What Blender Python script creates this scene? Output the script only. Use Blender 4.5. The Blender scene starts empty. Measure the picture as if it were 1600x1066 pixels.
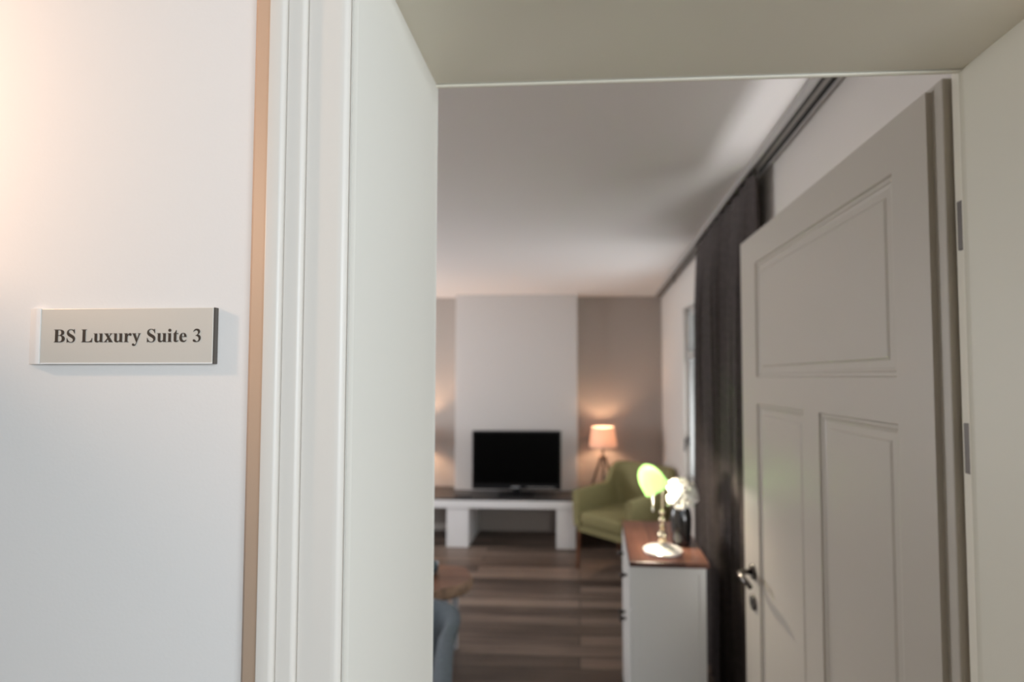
import bpy, bmesh, math, random
from mathutils import Vector, Matrix
random.seed(7)
C = bpy.context.scene.collection
S = bpy.context.scene
PI = math.pi

# ------------------------------------------------------------------ camera
EYE = 1.6
yaw, pit = math.radians(2.862), math.radians(2.288)
F = Vector((-math.sin(yaw) * math.cos(pit), math.cos(yaw) * math.cos(pit), math.sin(pit)))
R = Vector((math.cos(yaw), math.sin(yaw), 0))
U = R.cross(F)
cam_d = bpy.data.cameras.new('camera')
cam = bpy.data.objects.new('camera', cam_d)
C.objects.link(cam)
M4 = Matrix((R, U, -F)).transposed().to_4x4()
M4.translation = Vector((0, 0, EYE))
cam.matrix_world = M4
cam_d.sensor_width = 36.0
cam_d.sensor_fit = 'HORIZONTAL'
cam_d.lens = 18.0
cam_d.shift_x = -65 / 1600
cam_d.shift_y = 25 / 1600
cam_d.clip_start = 0.02
cam_d.dof.use_dof = True
cam_d.dof.focus_distance = 0.535
cam_d.dof.aperture_fstop = 2.9
S.camera = cam

# ------------------------------------------------------------------ view, world, lights
S.view_settings.view_transform = 'Standard'
S.view_settings.look = 'None'
S.view_settings.gamma = 1
S.view_settings.use_curve_mapping = False
S.view_settings.exposure = 0.0
S.cycles.use_denoising = True
S.cycles.max_bounces = 10
S.cycles.diffuse_bounces = 6
S.cycles.transparent_max_bounces = 12
S.cycles.sample_clamp_indirect = 6
S.cycles.caustics_reflective = False
S.cycles.caustics_refractive = False

W = bpy.data.worlds.new('overcast_sky')
S.world = W
W.use_nodes = True
W.node_tree.nodes['Background'].inputs[0].default_value = (0.90, 0.96, 1.0, 1)
W.node_tree.nodes['Background'].inputs[1].default_value = 1.7


def area(name, loc, target, sx, sy, power, col):
    d = bpy.data.lights.new(name, 'AREA')
    d.shape = 'RECTANGLE'
    d.size, d.size_y = sx, sy
    d.energy = power
    d.color = col
    o = bpy.data.objects.new(name, d)
    C.objects.link(o)
    o.location = loc
    o.rotation_euler = (Vector(target) - Vector(loc)).to_track_quat('-Z', 'Y').to_euler()
    return o


def point(name, loc, power, col, rad=0.03):
    d = bpy.data.lights.new(name, 'POINT')
    d.energy = power
    d.color = col
    d.shadow_soft_size = rad
    o = bpy.data.objects.new(name, d)
    C.objects.link(o)
    o.location = loc
    return o


COOL = (0.85, 0.94, 1.0)
WARM = (1.0, 0.62, 0.38)
# daylight through the corridor window behind the viewer
area('corridor_window_daylight', (1.13, -1.46, 1.85), (0.45, 0.5, 1.45), 1.40, 1.05, 54, COOL)
# daylight through the big windows in the unseen left wall of the sitting room
area('room_window_daylight', (-3.5, 3.9, 1.55), (0.5, 3.0, 2.0), 1.8, 1.4, 64, (0.97, 0.97, 1.0))
# daylight through the window in the right wall, entering beyond the curtain
area('side_window_daylight', (0.99, 3.55, 1.45), (-1.5, 3.0, 1.2), 0.9, 1.2, 8, COOL)

# upward lights added outside both right-wall windows to brighten the ceiling, like ground-reflected daylight
area('upward_fill_near', (1.02, 1.50, 1.00), (-2.4, 1.7, 2.45), 0.75, 0.35, 15, (0.96, 0.97, 1.0))
area('upward_fill_far', (1.10, 3.55, 1.00), (-0.7, 3.4, 2.45), 0.90, 0.35, 3.5, (1.0, 0.97, 0.94))

# ------------------------------------------------------------------ materials
MATS = {}


def mat(name, col, rough=0.6, metal=0.0, bump=None, vary=0.0, vscale=6.0, spec=0.5, trans=None, coat=0.0):
    m = bpy.data.materials.new(name)
    m.use_nodes = True
    nt = m.node_tree
    b = nt.nodes['Principled BSDF']
    b.inputs['Base Color'].default_value = (*col, 1)
    b.inputs['Roughness'].default_value = rough
    b.inputs['Metallic'].default_value = metal
    b.inputs['Specular IOR Level'].default_value = spec
    b.inputs['Coat Weight'].default_value = coat
    tc = nt.nodes.new('ShaderNodeTexCoord')
    if vary:
        n = nt.nodes.new('ShaderNodeTexNoise')
        n.inputs['Scale'].default_value = vscale
        n.inputs['Detail'].default_value = 4
        r = nt.nodes.new('ShaderNodeValToRGB')
        r.color_ramp.elements[0].color = (*[c * (1 - vary) for c in col], 1)
        r.color_ramp.elements[1].color = (*[min(1, c * (1 + vary)) for c in col], 1)
        r.color_ramp.elements[0].position = 0.3
        r.color_ramp.elements[1].position = 0.7
        nt.links.new(tc.outputs['Object'], n.inputs['Vector'])
        nt.links.new(n.outputs['Fac'], r.inputs['Fac'])
        nt.links.new(r.outputs['Color'], b.inputs['Base Color'])
    if bump:
        n2 = nt.nodes.new('ShaderNodeTexNoise')
        n2.inputs['Scale'].default_value = bump[0]
        n2.inputs['Detail'].default_value = 3
        bp = nt.nodes.new('ShaderNodeBump')
        bp.inputs['Strength'].default_value = bump[1]
        bp.inputs['Distance'].default_value = 0.002
        nt.links.new(tc.outputs['Object'], n2.inputs['Vector'])
        nt.links.new(n2.outputs['Fac'], bp.inputs['Height'])
        nt.links.new(bp.outputs['Normal'], b.inputs['Normal'])
    if trans:
        t = nt.nodes.new('ShaderNodeBsdfTranslucent')
        t.inputs['Color'].default_value = (*trans[0], 1)
        mx = nt.nodes.new('ShaderNodeMixShader')
        mx.inputs[0].default_value = trans[1]
        nt.links.new(b.outputs[0], mx.inputs[1])
        nt.links.new(t.outputs[0], mx.inputs[2])
        nt.links.new(mx.outputs[0], nt.nodes['Material Output'].inputs['Surface'])
    MATS[name] = m
    return m


def emit(name, col, s):
    m = bpy.data.materials.new(name)
    m.use_nodes = True
    b = m.node_tree.nodes['Principled BSDF']
    b.inputs['Base Color'].default_value = (*col, 1)
    b.inputs['Emission Color'].default_value = (*col, 1)
    b.inputs['Emission Strength'].default_value = s
    nt = m.node_tree
    t = nt.nodes.new('ShaderNodeBsdfTransparent')
    mx = nt.nodes.new('ShaderNodeMixShader')
    mx.inputs[0].default_value = 0.25
    nt.links.new(t.outputs[0], mx.inputs[1])
    nt.links.new(b.outputs[0], mx.inputs[2])
    nt.links.new(mx.outputs[0], nt.nodes['Material Output'].inputs['Surface'])
    return m


wall_white = mat('corridor_wall_paint', (0.80, 0.775, 0.755), 0.85, bump=(260, 0.05))
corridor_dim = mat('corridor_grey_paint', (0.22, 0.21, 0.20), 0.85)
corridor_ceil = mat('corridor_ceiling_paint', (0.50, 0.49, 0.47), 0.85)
chimney_m = mat('chimney_plaster', (0.58, 0.55, 0.53), 0.85, bump=(180, 0.08))
room_white = mat('room_wall_paint', (0.66, 0.62, 0.58), 0.85, bump=(180, 0.08))
taupe = mat('taupe_wall_paint', (0.40, 0.36, 0.33), 0.85, bump=(180, 0.08))
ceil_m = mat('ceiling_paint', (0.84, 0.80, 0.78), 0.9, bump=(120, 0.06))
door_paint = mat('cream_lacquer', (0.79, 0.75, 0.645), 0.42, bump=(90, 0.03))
shaded_leaf_paint = mat('shaded_cream_lacquer', (0.50, 0.46, 0.40), 0.42, bump=(90, 0.03))  # same cream as the frame, with the open leaf's shade put into the colour
casing_paint = mat('casing_lacquer', (0.76, 0.715, 0.66), 0.42, bump=(90, 0.03))
lining_paint = mat('lining_lacquer', (0.775, 0.75, 0.69), 0.42, bump=(90, 0.03))
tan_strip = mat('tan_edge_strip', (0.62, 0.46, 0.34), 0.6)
alu = mat('brushed_aluminium', (0.74, 0.71, 0.65), 0.45, 0.25, bump=(30, 0.02))
chrome = mat('dark_steel', (0.13, 0.12, 0.11), 0.22, 1.0)
polish = mat('polished_edge', (0.92, 0.92, 0.92), 0.3, 0.0, spec=0.8)
dark_edge = mat('smoked_edge', (0.12, 0.11, 0.10), 0.15, 0.4)
ink = mat('dark_brown_ink', (0.045, 0.035, 0.028), 0.5)
hinge_m = mat('satin_hinge_steel', (0.13, 0.115, 0.10), 0.45, 0.2)
white_lac = mat('white_lacquer', (0.74, 0.74, 0.72), 0.35, bump=(60, 0.02))
bench_white = mat('bench_white_plaster', (0.86, 0.855, 0.86), 0.7, bump=(100, 0.08))
slate = mat('dark_slate', (0.035, 0.033, 0.033), 0.45, vary=0.3, vscale=20, bump=(60, 0.2))
tv_black = mat('tv_screen_glass', (0.001, 0.001, 0.001), 0.35, spec=0.06)
tv_frame = mat('tv_frame_plastic', (0.006, 0.006, 0.007), 0.4, spec=0.25)
tv_logo = mat('silver_badge', (0.5, 0.52, 0.54), 0.3, 0.6)
curtain_m = mat('charcoal_curtain_cloth', (0.082, 0.067, 0.064), 0.85, bump=(600, 0.3), vary=0.15, vscale=40)
track_m = mat('grey_track_metal', (0.42, 0.40, 0.385), 0.5, 0.0)
slot_m = mat('dark_track_slot', (0.03, 0.03, 0.03), 0.8)
green_fab = mat('olive_green_fabric', (0.215, 0.19, 0.082), 0.8, bump=(500, 0.3), vary=0.10, vscale=60)
blue_fab = mat('blue_grey_fabric', (0.105, 0.13, 0.15), 0.9, bump=(500, 0.3), vary=0.1, vscale=60)
chair_wood = mat('oiled_walnut', (0.15, 0.06, 0.028), 0.45, vary=0.25, vscale=12)
brass = mat('polished_brass', (0.95, 0.82, 0.58), 0.2, 1.0)
lamp_base_m = mat('pale_polished_base', (0.92, 0.88, 0.84), 0.12, 0.15, coat=0.8)
green_glass = mat('green_glass_shade', (0.25, 0.50, 0.12), 0.15, trans=((0.70, 1.0, 0.62), 0.88), coat=0.6)
linen = mat('cream_linen_shade', (0.70, 0.58, 0.50), 0.8, bump=(400, 0.2), trans=((0.98, 0.80, 0.68), 0.22))
dark_wood = mat('dark_tripod_wood', (0.035, 0.022, 0.016), 0.5, vary=0.2, vscale=20)
black_glaze = mat('black_glazed_ceramic', (0.010, 0.010, 0.011), 0.14, coat=0.5)
petal_m = mat('white_petal', (0.88, 0.86, 0.82), 0.6, trans=((0.95, 0.92, 0.85), 0.3))
leaf_green = mat('dark_green_leaf', (0.03, 0.06, 0.02), 0.45)
steel_m = mat('brushed_table_steel', (0.50, 0.50, 0.52), 0.5, 0.3)
bowl_m = mat('slate_blue_ceramic', (0.04, 0.065, 0.08), 0.3)
black_pl = mat('black_plastic', (0.012, 0.012, 0.012), 0.4)
bulb_m = emit('lit_bulb', (1.0, 0.78, 0.55), 14)
win_paint = mat('grey_window_frame', (0.42, 0.42, 0.41), 0.5)


def glass_mat():
    m = bpy.data.materials.new('window_glass')
    m.use_nodes = True
    nt = m.node_tree
    nt.nodes.remove(nt.nodes['Principled BSDF'])
    t = nt.nodes.new('ShaderNodeBsdfTransparent')
    g = nt.nodes.new('ShaderNodeBsdfGlossy')
    g.inputs['Roughness'].default_value = 0.02
    mx = nt.nodes.new('ShaderNodeMixShader')
    mx.inputs[0].default_value = 0.06
    nt.links.new(t.outputs[0], mx.inputs[1])
    nt.links.new(g.outputs[0], mx.inputs[2])
    nt.links.new(mx.outputs[0], nt.nodes['Material Output'].inputs['Surface'])
    return m


glass = glass_mat()


def wood_mat(name, c1, c2, c3, bw, bh, rough, mort=0.0035, grain=1.0, rot=0.0):
    """boards running along x; each board has its own tone, with stretched grain"""
    m = bpy.data.materials.new(name)
    m.use_nodes = True
    nt = m.node_tree
    N, L = nt.nodes, nt.links
    b = N['Principled BSDF']
    tc = N.new('ShaderNodeTexCoord')
    mp = N.new('ShaderNodeMapping')
    mp.inputs['Rotation'].default_value = (0, 0, rot)
    L.new(tc.outputs['Object'], mp.inputs['Vector'])
    br = N.new('ShaderNodeTexBrick')
    br.inputs['Scale'].default_value = 1
    br.inputs['Brick Width'].default_value = bw
    br.inputs['Row Height'].default_value = bh
    br.inputs['Mortar Size'].default_value = mort
    br.inputs['Mortar Smooth'].default_value = 0.3
    br.inputs['Color1'].default_value = (0, 0, 0, 1)
    br.inputs['Color2'].default_value = (1, 1, 1, 1)
    br.inputs['Mortar'].default_value = (0.0, 0.0, 0.0, 1)
    br.offset = 0.37
    L.new(mp.outputs[0], br.inputs['Vector'])
    m2 = N.new('ShaderNodeMapping')
    m2.inputs['Scale'].default_value = (0.9, 17, 1)
    L.new(mp.outputs[0], m2.inputs['Vector'])
    n = N.new('ShaderNodeTexNoise')
    n.inputs['Scale'].default_value = 1.7
    n.inputs['Detail'].default_value = 7
    n.inputs['Roughness'].default_value = 0.65
    L.new(m2.outputs[0], n.inputs['Vector'])
    add = N.new('ShaderNodeMath')
    add.operation = 'MULTIPLY_ADD'
    add.inputs[1].default_value = 0.42
    L.new(br.outputs['Color'], add.inputs[0])
    mul = N.new('ShaderNodeMath')
    mul.operation = 'MULTIPLY'
    mul.inputs[1].default_value = 0.75 * grain
    L.new(n.outputs['Fac'], mul.inputs[0])
    L.new(mul.outputs[0], add.inputs[2])
    r = N.new('ShaderNodeValToRGB')
    r.color_ramp.elements[0].position = 0.22
    r.color_ramp.elements[0].color = (*c1, 1)
    r.color_ramp.elements[1].position = 0.85
    r.color_ramp.elements[1].color = (*c3, 1)
    e = r.color_ramp.elements.new(0.5)
    e.color = (*c2, 1)
    L.new(add.outputs[0], r.inputs['Fac'])
    mx = N.new('ShaderNodeMixRGB')
    mx.inputs[2].default_value = (c1[0] * 0.35, c1[1] * 0.35, c1[2] * 0.35, 1)
    L.new(br.outputs['Fac'], mx.inputs[0])
    L.new(r.outputs['Color'], mx.inputs[1])
    L.new(mx.outputs[0], b.inputs['Base Color'])
    b.inputs['Roughness'].default_value = rough
    bp = N.new('ShaderNodeBump')
    bp.inputs['Strength'].default_value = 0.35
    bp.inputs['Distance'].default_value = 0.002
    L.new(n.outputs['Fac'], bp.inputs['Height'])
    L.new(bp.outputs[0], b.inputs['Normal'])
    return m


floor_m = wood_mat('brown_plank_floor', (0.026, 0.018, 0.014), (0.088, 0.062, 0.048), (0.25, 0.185, 0.145), 2.3, 0.125, 0.42)
corr_floor_m = wood_mat('corridor_oak_floor', (0.20, 0.14, 0.09), (0.30, 0.21, 0.14), (0.38, 0.28, 0.19), 1.6, 0.12, 0.5)
top_wood = wood_mat('red_brown_worktop', (0.035, 0.015, 0.011), (0.095, 0.038, 0.026), (0.19, 0.09, 0.062), 0.9, 0.11, 0.28, mort=0.0015, rot=PI / 2)
slab_wood = wood_mat('live_edge_walnut', (0.06, 0.025, 0.014), (0.15, 0.065, 0.035), (0.30, 0.16, 0.09), 9, 9, 0.35, 0.0)
bark = mat('pale_bark_edge', (0.24, 0.15, 0.095), 0.8, vary=0.45, vscale=18, bump=(40, 0.6))


# ------------------------------------------------------------------ mesh helpers
def box(bm, x0, x1, y0, y1, z0, z1, bev=0.0, seg=2):
    t = bmesh.new()
    v = [t.verts.new((x, y, z)) for z in (z0, z1) for y in (y0, y1) for x in (x0, x1)]
    for f in ((0, 2, 3, 1), (4, 5, 7, 6), (0, 1, 5, 4), (2, 6, 7, 3), (0, 4, 6, 2), (1, 3, 7, 5)):
        t.faces.new([v[i] for i in f])
    if bev:
        bmesh.ops.bevel(t, geom=t.edges[:], offset=bev, segments=seg, affect='EDGES', profile=0.5)
    merge(bm, t)


def merge(bm, t, mtx=None):
    if mtx is not None:
        bmesh.ops.transform(t, matrix=mtx, verts=t.verts)
    me = bpy.data.meshes.new('tmp')
    t.to_mesh(me)
    t.free()
    bm.from_mesh(me)
    bpy.data.meshes.remove(me)


def prism(bm, poly, z0, z1, mtx=None):
    t = bmesh.new()
    lo = [t.verts.new((x, y, z0)) for x, y in poly]
    hi = [t.verts.new((x, y, z1)) for x, y in poly]
    n = len(poly)
    t.faces.new(lo[::-1])
    t.faces.new(hi)
    for i in range(n):
        t.faces.new((lo[i], lo[(i + 1) % n], hi[(i + 1) % n], hi[i]))
    bmesh.ops.recalc_face_normals(t, faces=t.faces[:])
    merge(bm, t, mtx)


def lathe(bm, prof, seg=32, loc=(0, 0, 0), mtx=None):
    t = bmesh.new()
    rings = []
    for r, z in prof:
        if r < 1e-5:
            rings.append([t.verts.new((0, 0, z))])
        else:
            rings.append([t.verts.new((r * math.cos(2 * PI * k / seg), r * math.sin(2 * PI * k / seg), z)) for k in range(seg)])
    for a, b in zip(rings, rings[1:]):
        for k in range(seg):
            k2 = (k + 1) % seg
            if len(a) == 1 and len(b) > 1:
                t.faces.new((a[0], b[k], b[k2]))
            elif len(b) == 1 and len(a) > 1:
                t.faces.new((a[k], b[0], a[k2]))
            elif len(a) > 1:
                t.faces.new((a[k], b[k], b[k2], a[k2]))
    bmesh.ops.recalc_face_normals(t, faces=t.faces[:])
    M = Matrix.Translation(loc)
    merge(bm, t, M @ mtx if mtx is not None else M)


def tube(bm, pts, rads, seg=12):
    t = bmesh.new()
    pts = [Vector(p) for p in pts]
    if not hasattr(rads, '__len__'):
        rads = [rads] * len(pts)
    rings = []
    up = Vector((0, 0, 1))
    for i, p in enumerate(pts):
        d = (pts[min(i + 1, len(pts) - 1)] - pts[max(i - 1, 0)]).normalized()
        a = d.cross(up if abs(d.z) < 0.95 else Vector((0, 1, 0))).normalized()
        b = d.cross(a)
        rings.append([t.verts.new(p + (a * math.cos(2 * PI * k / seg) + b * math.sin(2 * PI * k / seg)) * rads[i]) for k in range(seg)])
    for A, B in zip(rings, rings[1:]):
        for k in range(seg):
            t.faces.new((A[k], A[(k + 1) % seg], B[(k + 1) % seg], B[k]))
    t.faces.new(rings[0][::-1])
    t.faces.new(rings[-1])
    bmesh.ops.recalc_face_normals(t, faces=t.faces[:])
    merge(bm, t)


def obj(name, bm, m, parent=None, smooth=False, loc=None):
    me = bpy.data.meshes.new(name)
    bm.to_mesh(me)
    bm.free()
    me.materials.append(m)
    if smooth:
        for p in me.polygons:
            p.use_smooth = True
        try:
            me.set_sharp_from_angle(angle=math.radians(40))
        except Exception:
            pass
    o = bpy.data.objects.new(name, me)
    C.objects.link(o)
    if parent is not None:
        o.parent = parent
    if loc is not None:
        o.location = loc
    return o


def B(*a, **k):
    bm = bmesh.new()
    box(bm, *a, **k)
    return bm


def empty(name, loc=(0, 0, 0), rz=0.0):
    o = bpy.data.objects.new(name, None)
    C.objects.link(o)
    o.location = loc
    o.rotation_euler = (0, 0, rz)
    return o


def tag(o, label, cat, group=None):
    o['label'] = label
    o['category'] = cat
    if group:
        o['group'] = group
    return o


def struct(o, label=None):
    o['kind'] = 'structure'
    if label:
        o['label'] = label
    return o


# ------------------------------------------------------------------ room shell
H = 2.45           # sitting-room ceiling
RW0 = (0.735, 1.40)  # a point of the right wall's inner face
RWA = -math.atan(0.0314)  # the right wall runs slightly askew


def wx(y):
    return RW0[0] + 0.0314 * (y - RW0[1])


struct(obj('floor', B(-3.75, 1.2, 0.70, 5.7, -0.12, 0.0), floor_m), 'dark brown plank floor of the sitting room')
struct(obj('floor_corridor', B(-2.6, 2.6, -1.7, 0.70, -0.12, 0.0), corr_floor_m))
struct(obj('ceiling', B(-3.75, 1.2, 0.86, 5.7, H, H + 0.12), ceil_m), 'pale grey ceiling of the sitting room')
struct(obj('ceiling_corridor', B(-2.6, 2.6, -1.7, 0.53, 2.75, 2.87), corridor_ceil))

# wall between corridor and room, with the doorway
bm = bmesh.new()
box(bm, -3.75, -0.251, 0.53, 0.86, 0, 2.87)
box(bm, 0.642, 2.6, 0.53, 0.86, 0, 2.87)
box(bm, -0.251, 0.642, 0.53, 0.86, 2.112, 2.87)
struct(obj('wall_front', bm, wall_white), 'white painted corridor wall around the doorway')
# corridor ends and the wall behind the viewer with its window
struct(obj('wall_corridor_left', B(-2.7, -2.6, -1.6, 0.53, 0, 2.75), corridor_dim))
struct(obj('wall_corridor_right', B(2.6, 2.7, -1.6, 0.53, 0, 2.75), corridor_dim))
bm = bmesh.new()
box(bm, -2.6, 0.38, -1.7, -1.5, 0, 2.75)
box(bm, 1.88, 2.6, -1.7, -1.5, 0, 2.75)
box(bm, 0.38, 1.88, -1.7, -1.5, 0, 1.25)
box(bm, 0.38, 1.88, -1.7, -1.5, 2.45, 2.75)
struct(obj('wall_corridor_back', bm, corridor_dim))

# sitting-room walls
bm = bmesh.new()
box(bm, -3.75, -3.6, 0.86, 2.9, 0, H)
box(bm, -3.75, -3.6, 4.9, 5.55, 0, H)
box(bm, -3.75, -3.6, 2.9, 4.9, 0, 0.85)
box(bm, -3.75, -3.6, 2.9, 4.9, 2.25, H)
struct(obj('wall_left', bm, room_white))
struct(obj('wall_back', B(-3.6, 1.1, 5.38, 5.55, 0, H), taupe), 'taupe painted alcove wall at the far end')
struct(obj('chimney_breast', B(-1.27, -0.018, 5.20, 5.38, 0.456, H, bev=0.004), chimney_m), 'white chimney breast behind the television')

# right wall: local x = outwards, local y = along the wall
bm = bmesh.new()
UW0, UW1 = 1.15, 2.66     # window opening along the wall
ZW0, ZW1 = 0.80, 2.14
UN0, UN1 = -0.32, 0.50     # nearer window, behind the open door
box(bm, 0, 0.30, -0.54, UN0, 0, H)
box(bm, 0, 0.30, UN1, UW0, 0, H)
box(bm, 0, 0.30, UN0, UN1, 0, ZW0)
box(bm, 0, 0.30, UN0, UN1, ZW1, H)
box(bm, 0, 0.30, UW1, 4.15, 0, H)
box(bm, 0, 0.30, UW0, UW1, 0, ZW0)
box(bm, 0, 0.30, UW0, UW1, ZW1, H)
o = struct(obj('wall_right', bm, room_white), 'off-white window wall on the right of the sitting room')
o.location = (RW0[0], RW0[1], 0)
o.rotation_euler.z = RWA

# window in the right wall
w = struct(empty('window_1', (RW0[0], RW0[1], 0), RWA), 'grey framed sash window beside the dark curtain')
bm = bmesh.new()
fx0, fx1 = 0.035, 0.085
box(bm, fx0, fx1, UW0, UW0 + 0.05, ZW0, ZW1, bev=0.004)
box(bm, fx0, fx1, UW1 - 0.045, UW1, ZW0, ZW1, bev=0.004)
box(bm, fx0, fx1, UW0, UW1, ZW1 - 0.05, ZW1, bev=0.004)
box(bm, fx0, fx1, UW0, UW1, ZW0, ZW0 + 0.06, bev=0.004)
box(bm, fx0 - 0.012, fx1, UW0, UW1, 1.735, 1.80, bev=0.004)
box(bm, fx0 - 0.006, fx1, 1.88, 1.95, ZW0, ZW1, bev=0.004)
obj('window_frame', bm, win_paint, w)
bm = bmesh.new()
for u0, u1 in ((UW0 + 0.05, 1.88), (1.95, UW1 - 0.045)):
    for z0, z1 in ((ZW0 + 0.06, 1.735), (1.80, ZW1 - 0.05)):
        box(bm, 0.058, 0.062, u0, u1, z0, z1)
obj('pane', bm, glass, w)
obj('window_sill', B(-0.04, 0.035, UW0 - 0.03, UW1 + 0.03, ZW0 - 0.03, ZW0, bev=0.006), white_lac, w)
bm = bmesh.new()
box(bm, fx0 - 0.012, fx0, UW1 - 0.045, UW1 - 0.018, 1.07, 1.15, bev=0.003)
tube(bm, [(fx0 - 0.012, UW1 - 0.03, 1.12), (fx0 - 0.035, UW1 - 0.03, 1.12), (fx0 - 0.038, UW1 - 0.03, 1.03)], 0.006, 8)
obj('window_handle', bm, black_pl, w)

w = struct(empty('window_4', (RW0[0], RW0[1], 0), RWA))
bm = bmesh.new()
box(bm, fx0, fx1, UN0, UN0 + 0.05, ZW0, ZW1, bev=0.004)
box(bm, fx0, fx1, UN1 - 0.05, UN1, ZW0, ZW1, bev=0.004)
box(bm, fx0, fx1, UN0 + 0.05, UN1 - 0.05, ZW1 - 0.05, ZW1, bev=0.004)
box(bm, fx0, fx1, UN0 + 0.05, UN1 - 0.05, ZW0, ZW0 + 0.06, bev=0.004)
obj('window_frame', bm, win_paint, w)
obj('pane', B(0.058, 0.062, UN0 + 0.05, UN1 - 0.05, ZW0 + 0.06, ZW1 - 0.05), glass, w)

# large windows in the left wall and behind the viewer
for nm, org, rz, wd, z0, z1 in (('window_2', (-3.70, 2.9, 0), 0, 2.0, 0.85, 2.25), ('window_3', (1.88, -1.62, 0), PI / 2, 1.5, 1.25, 2.45)):
    w = struct(empty(nm, org, rz))
    bm = bmesh.new()
    box(bm, 0, 0.05, 0, 0.05, z0, z1)
    box(bm, 0, 0.05, wd - 0.05, wd, z0, z1)
    box(bm, 0, 0.05, 0.05, wd - 0.05, z0, z0 + 0.05)
    box(bm, 0, 0.05, 0.05, wd - 0.05, z1 - 0.05, z1)
    box(bm, 0, 0.05, wd / 2 - 0.03, wd / 2 + 0.03, z0 + 0.05, z1 - 0.05)
    obj('window_frame', bm, win_paint, w)
    bm = bmesh.new()
    box(bm, 0.022, 0.026, 0.05, wd / 2 - 0.03, z0 + 0.05, z1 - 0.05)
    box(bm, 0.022, 0.026, wd / 2 + 0.03, wd - 0.05, z0 + 0.05, z1 - 0.05)
    obj('pane', bm, glass, w)

# baseboards
struct(obj('baseboard_back', B(-3.6, -1.27, 5.365, 5.38, 0, 0.07, bev=0.003), room_white))
o = struct(obj('baseboard_right', B(-0.015, 0, 0.55, 3.95, 0, 0.07, bev=0.003), room_white))
o.location = (RW0[0], RW0[1], 0)
o.rotation_euler.z = RWA

# ------------------------------------------------------------------ doorway: casing, lining, leaf
def arc(cx, cy, r, a0, a1, n=6):
    return [(cx + r * math.cos(math.radians(a0 + (a1 - a0) * i / n)), cy + r * math.sin(math.radians(a0 + (a1 - a0) * i / n))) for i in range(n + 1)]


# moulded casing profile seen from above: stepped boards with rounded edges
B1, B2 = -0.3025, -0.2828
prof = [(-0.3195, 0.530), (-0.3195, 0.502)] + arc(-0.318, 0.5015, 0.0015, 180, 270, 3)
prof += arc(B1 - 0.0045, 0.5045, 0.0045, 270, 360, 5) + [(B1, 0.5160), (B1 + 0.0014, 0.5160), (B1 + 0.0014, 0.5045)]
prof += arc(B2 - 0.0045, 0.5085, 0.0045, 270, 360, 5) + [(B2, 0.5200), (B2 + 0.0014, 0.5200), (B2 + 0.0014, 0.5085)]
prof += [(-0.2490, 0.5080)] + arc(-0.2455, 0.5150, 0.0070, 280, 360, 6) + [(-0.2385, 0.5290)]
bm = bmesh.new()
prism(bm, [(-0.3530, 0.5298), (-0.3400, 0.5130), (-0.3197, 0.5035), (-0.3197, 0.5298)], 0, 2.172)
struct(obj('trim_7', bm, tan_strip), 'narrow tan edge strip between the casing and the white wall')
bm = bmesh.new()
prism(bm, prof, 0, 2.172)
struct(obj('trim_1', bm, casing_paint, smooth=True), 'moulded cream door casing beside the nameplate')
cx = 0.1815
bm = bmesh.new()
prism(bm, [(2 * cx - x, y) for x, y in prof], 0, 2.172)
struct(obj('trim_2', bm, casing_paint, smooth=True), 'moulded door casing on the right of the doorway')
bm = bmesh.new()
# head casing: same steps, lying across the top
for za, zb, yf in ((2.086, 2.120, 0.508), (2.121, 2.142, 0.504), (2.143, 2.172, 0.500)):
    box(bm, -0.2385, 0.6015, yf, 0.5295, za, zb, bev=0.002)
struct(obj('trim_3', bm, casing_paint), 'moulded door casing across the top of the doorway')

# lining boards of the reveal
bm = bmesh.new()
prism(bm, [(-0.249, 0.5295), (-0.2375, 0.5295), (-0.2370, 0.511), (-0.2350, 0.5105), (-0.2332, 0.5175), (-0.2328, 0.5180), (-0.2330, 0.810)]
      + arc(-0.2345, 0.8135, 0.0035, 0, 90, 4) + [(-0.249, 0.817)], 0, 2.08)
struct(obj('trim_4', bm, lining_paint, smooth=True), 'smooth cream lining of the reveal next to the casing')
bm = bmesh.new()
prism(bm, [(0.612, 0.5295), (0.5975, 0.5295), (0.5975, 0.512), (0.596, 0.518), (0.596, 0.806)] + arc(0.5975, 0.8115, 0.0055, 180, 60, 5) + [(0.612, 0.817)], 0, 2.08)
box(bm, 0.6200, 0.6410, 0.8172, 0.8660, 0, 2.104, bev=0.001)
struct(obj('trim_5', bm, door_paint, smooth=True), 'cream lining of the reveal behind the hinges')
bm = bmesh.new()
box(bm, -0.249, 0.612, 0.513, 0.808, 2.08, 2.096)
pf = [(0.808, 2.096), (0.808, 2.0785)] + [(y, z) for y, z in arc(0.8125, 2.0795, 0.0045, 180, 360, 8)] + [(0.817, 2.096)]
t = bmesh.new()
prism(t, pf, -0.249, 0.612)
merge(bm, t, Matrix(((0, 0, 1, 0), (1, 0, 0, 0), (0, 1, 0, 0), (0, 0, 0, 1))))
box(bm, -0.249, 0.632, 0.817, 0.8598, 2.105, 2.112)
struct(obj('trim_6', bm, door_paint, smooth=True), 'cream soffit board over the doorway')

# door leaf, open at right angles; x is its thickness, y its width
D0 = struct(empty('door_1', (0, 0, 0)), 'cream three-panelled door standing open into the room')
XF, XB = 0.600, 0.6105
YH, YL = 0.900, 1.920
ZB, ZT = 0.008, 2.094
bm = bmesh.new()
holes = [(1.00, 1.770, 1.600, 1.992), (1.00, 1.322, 0.25, 1.512), (1.408, 1.770, 0.25, 1.512)]
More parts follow.
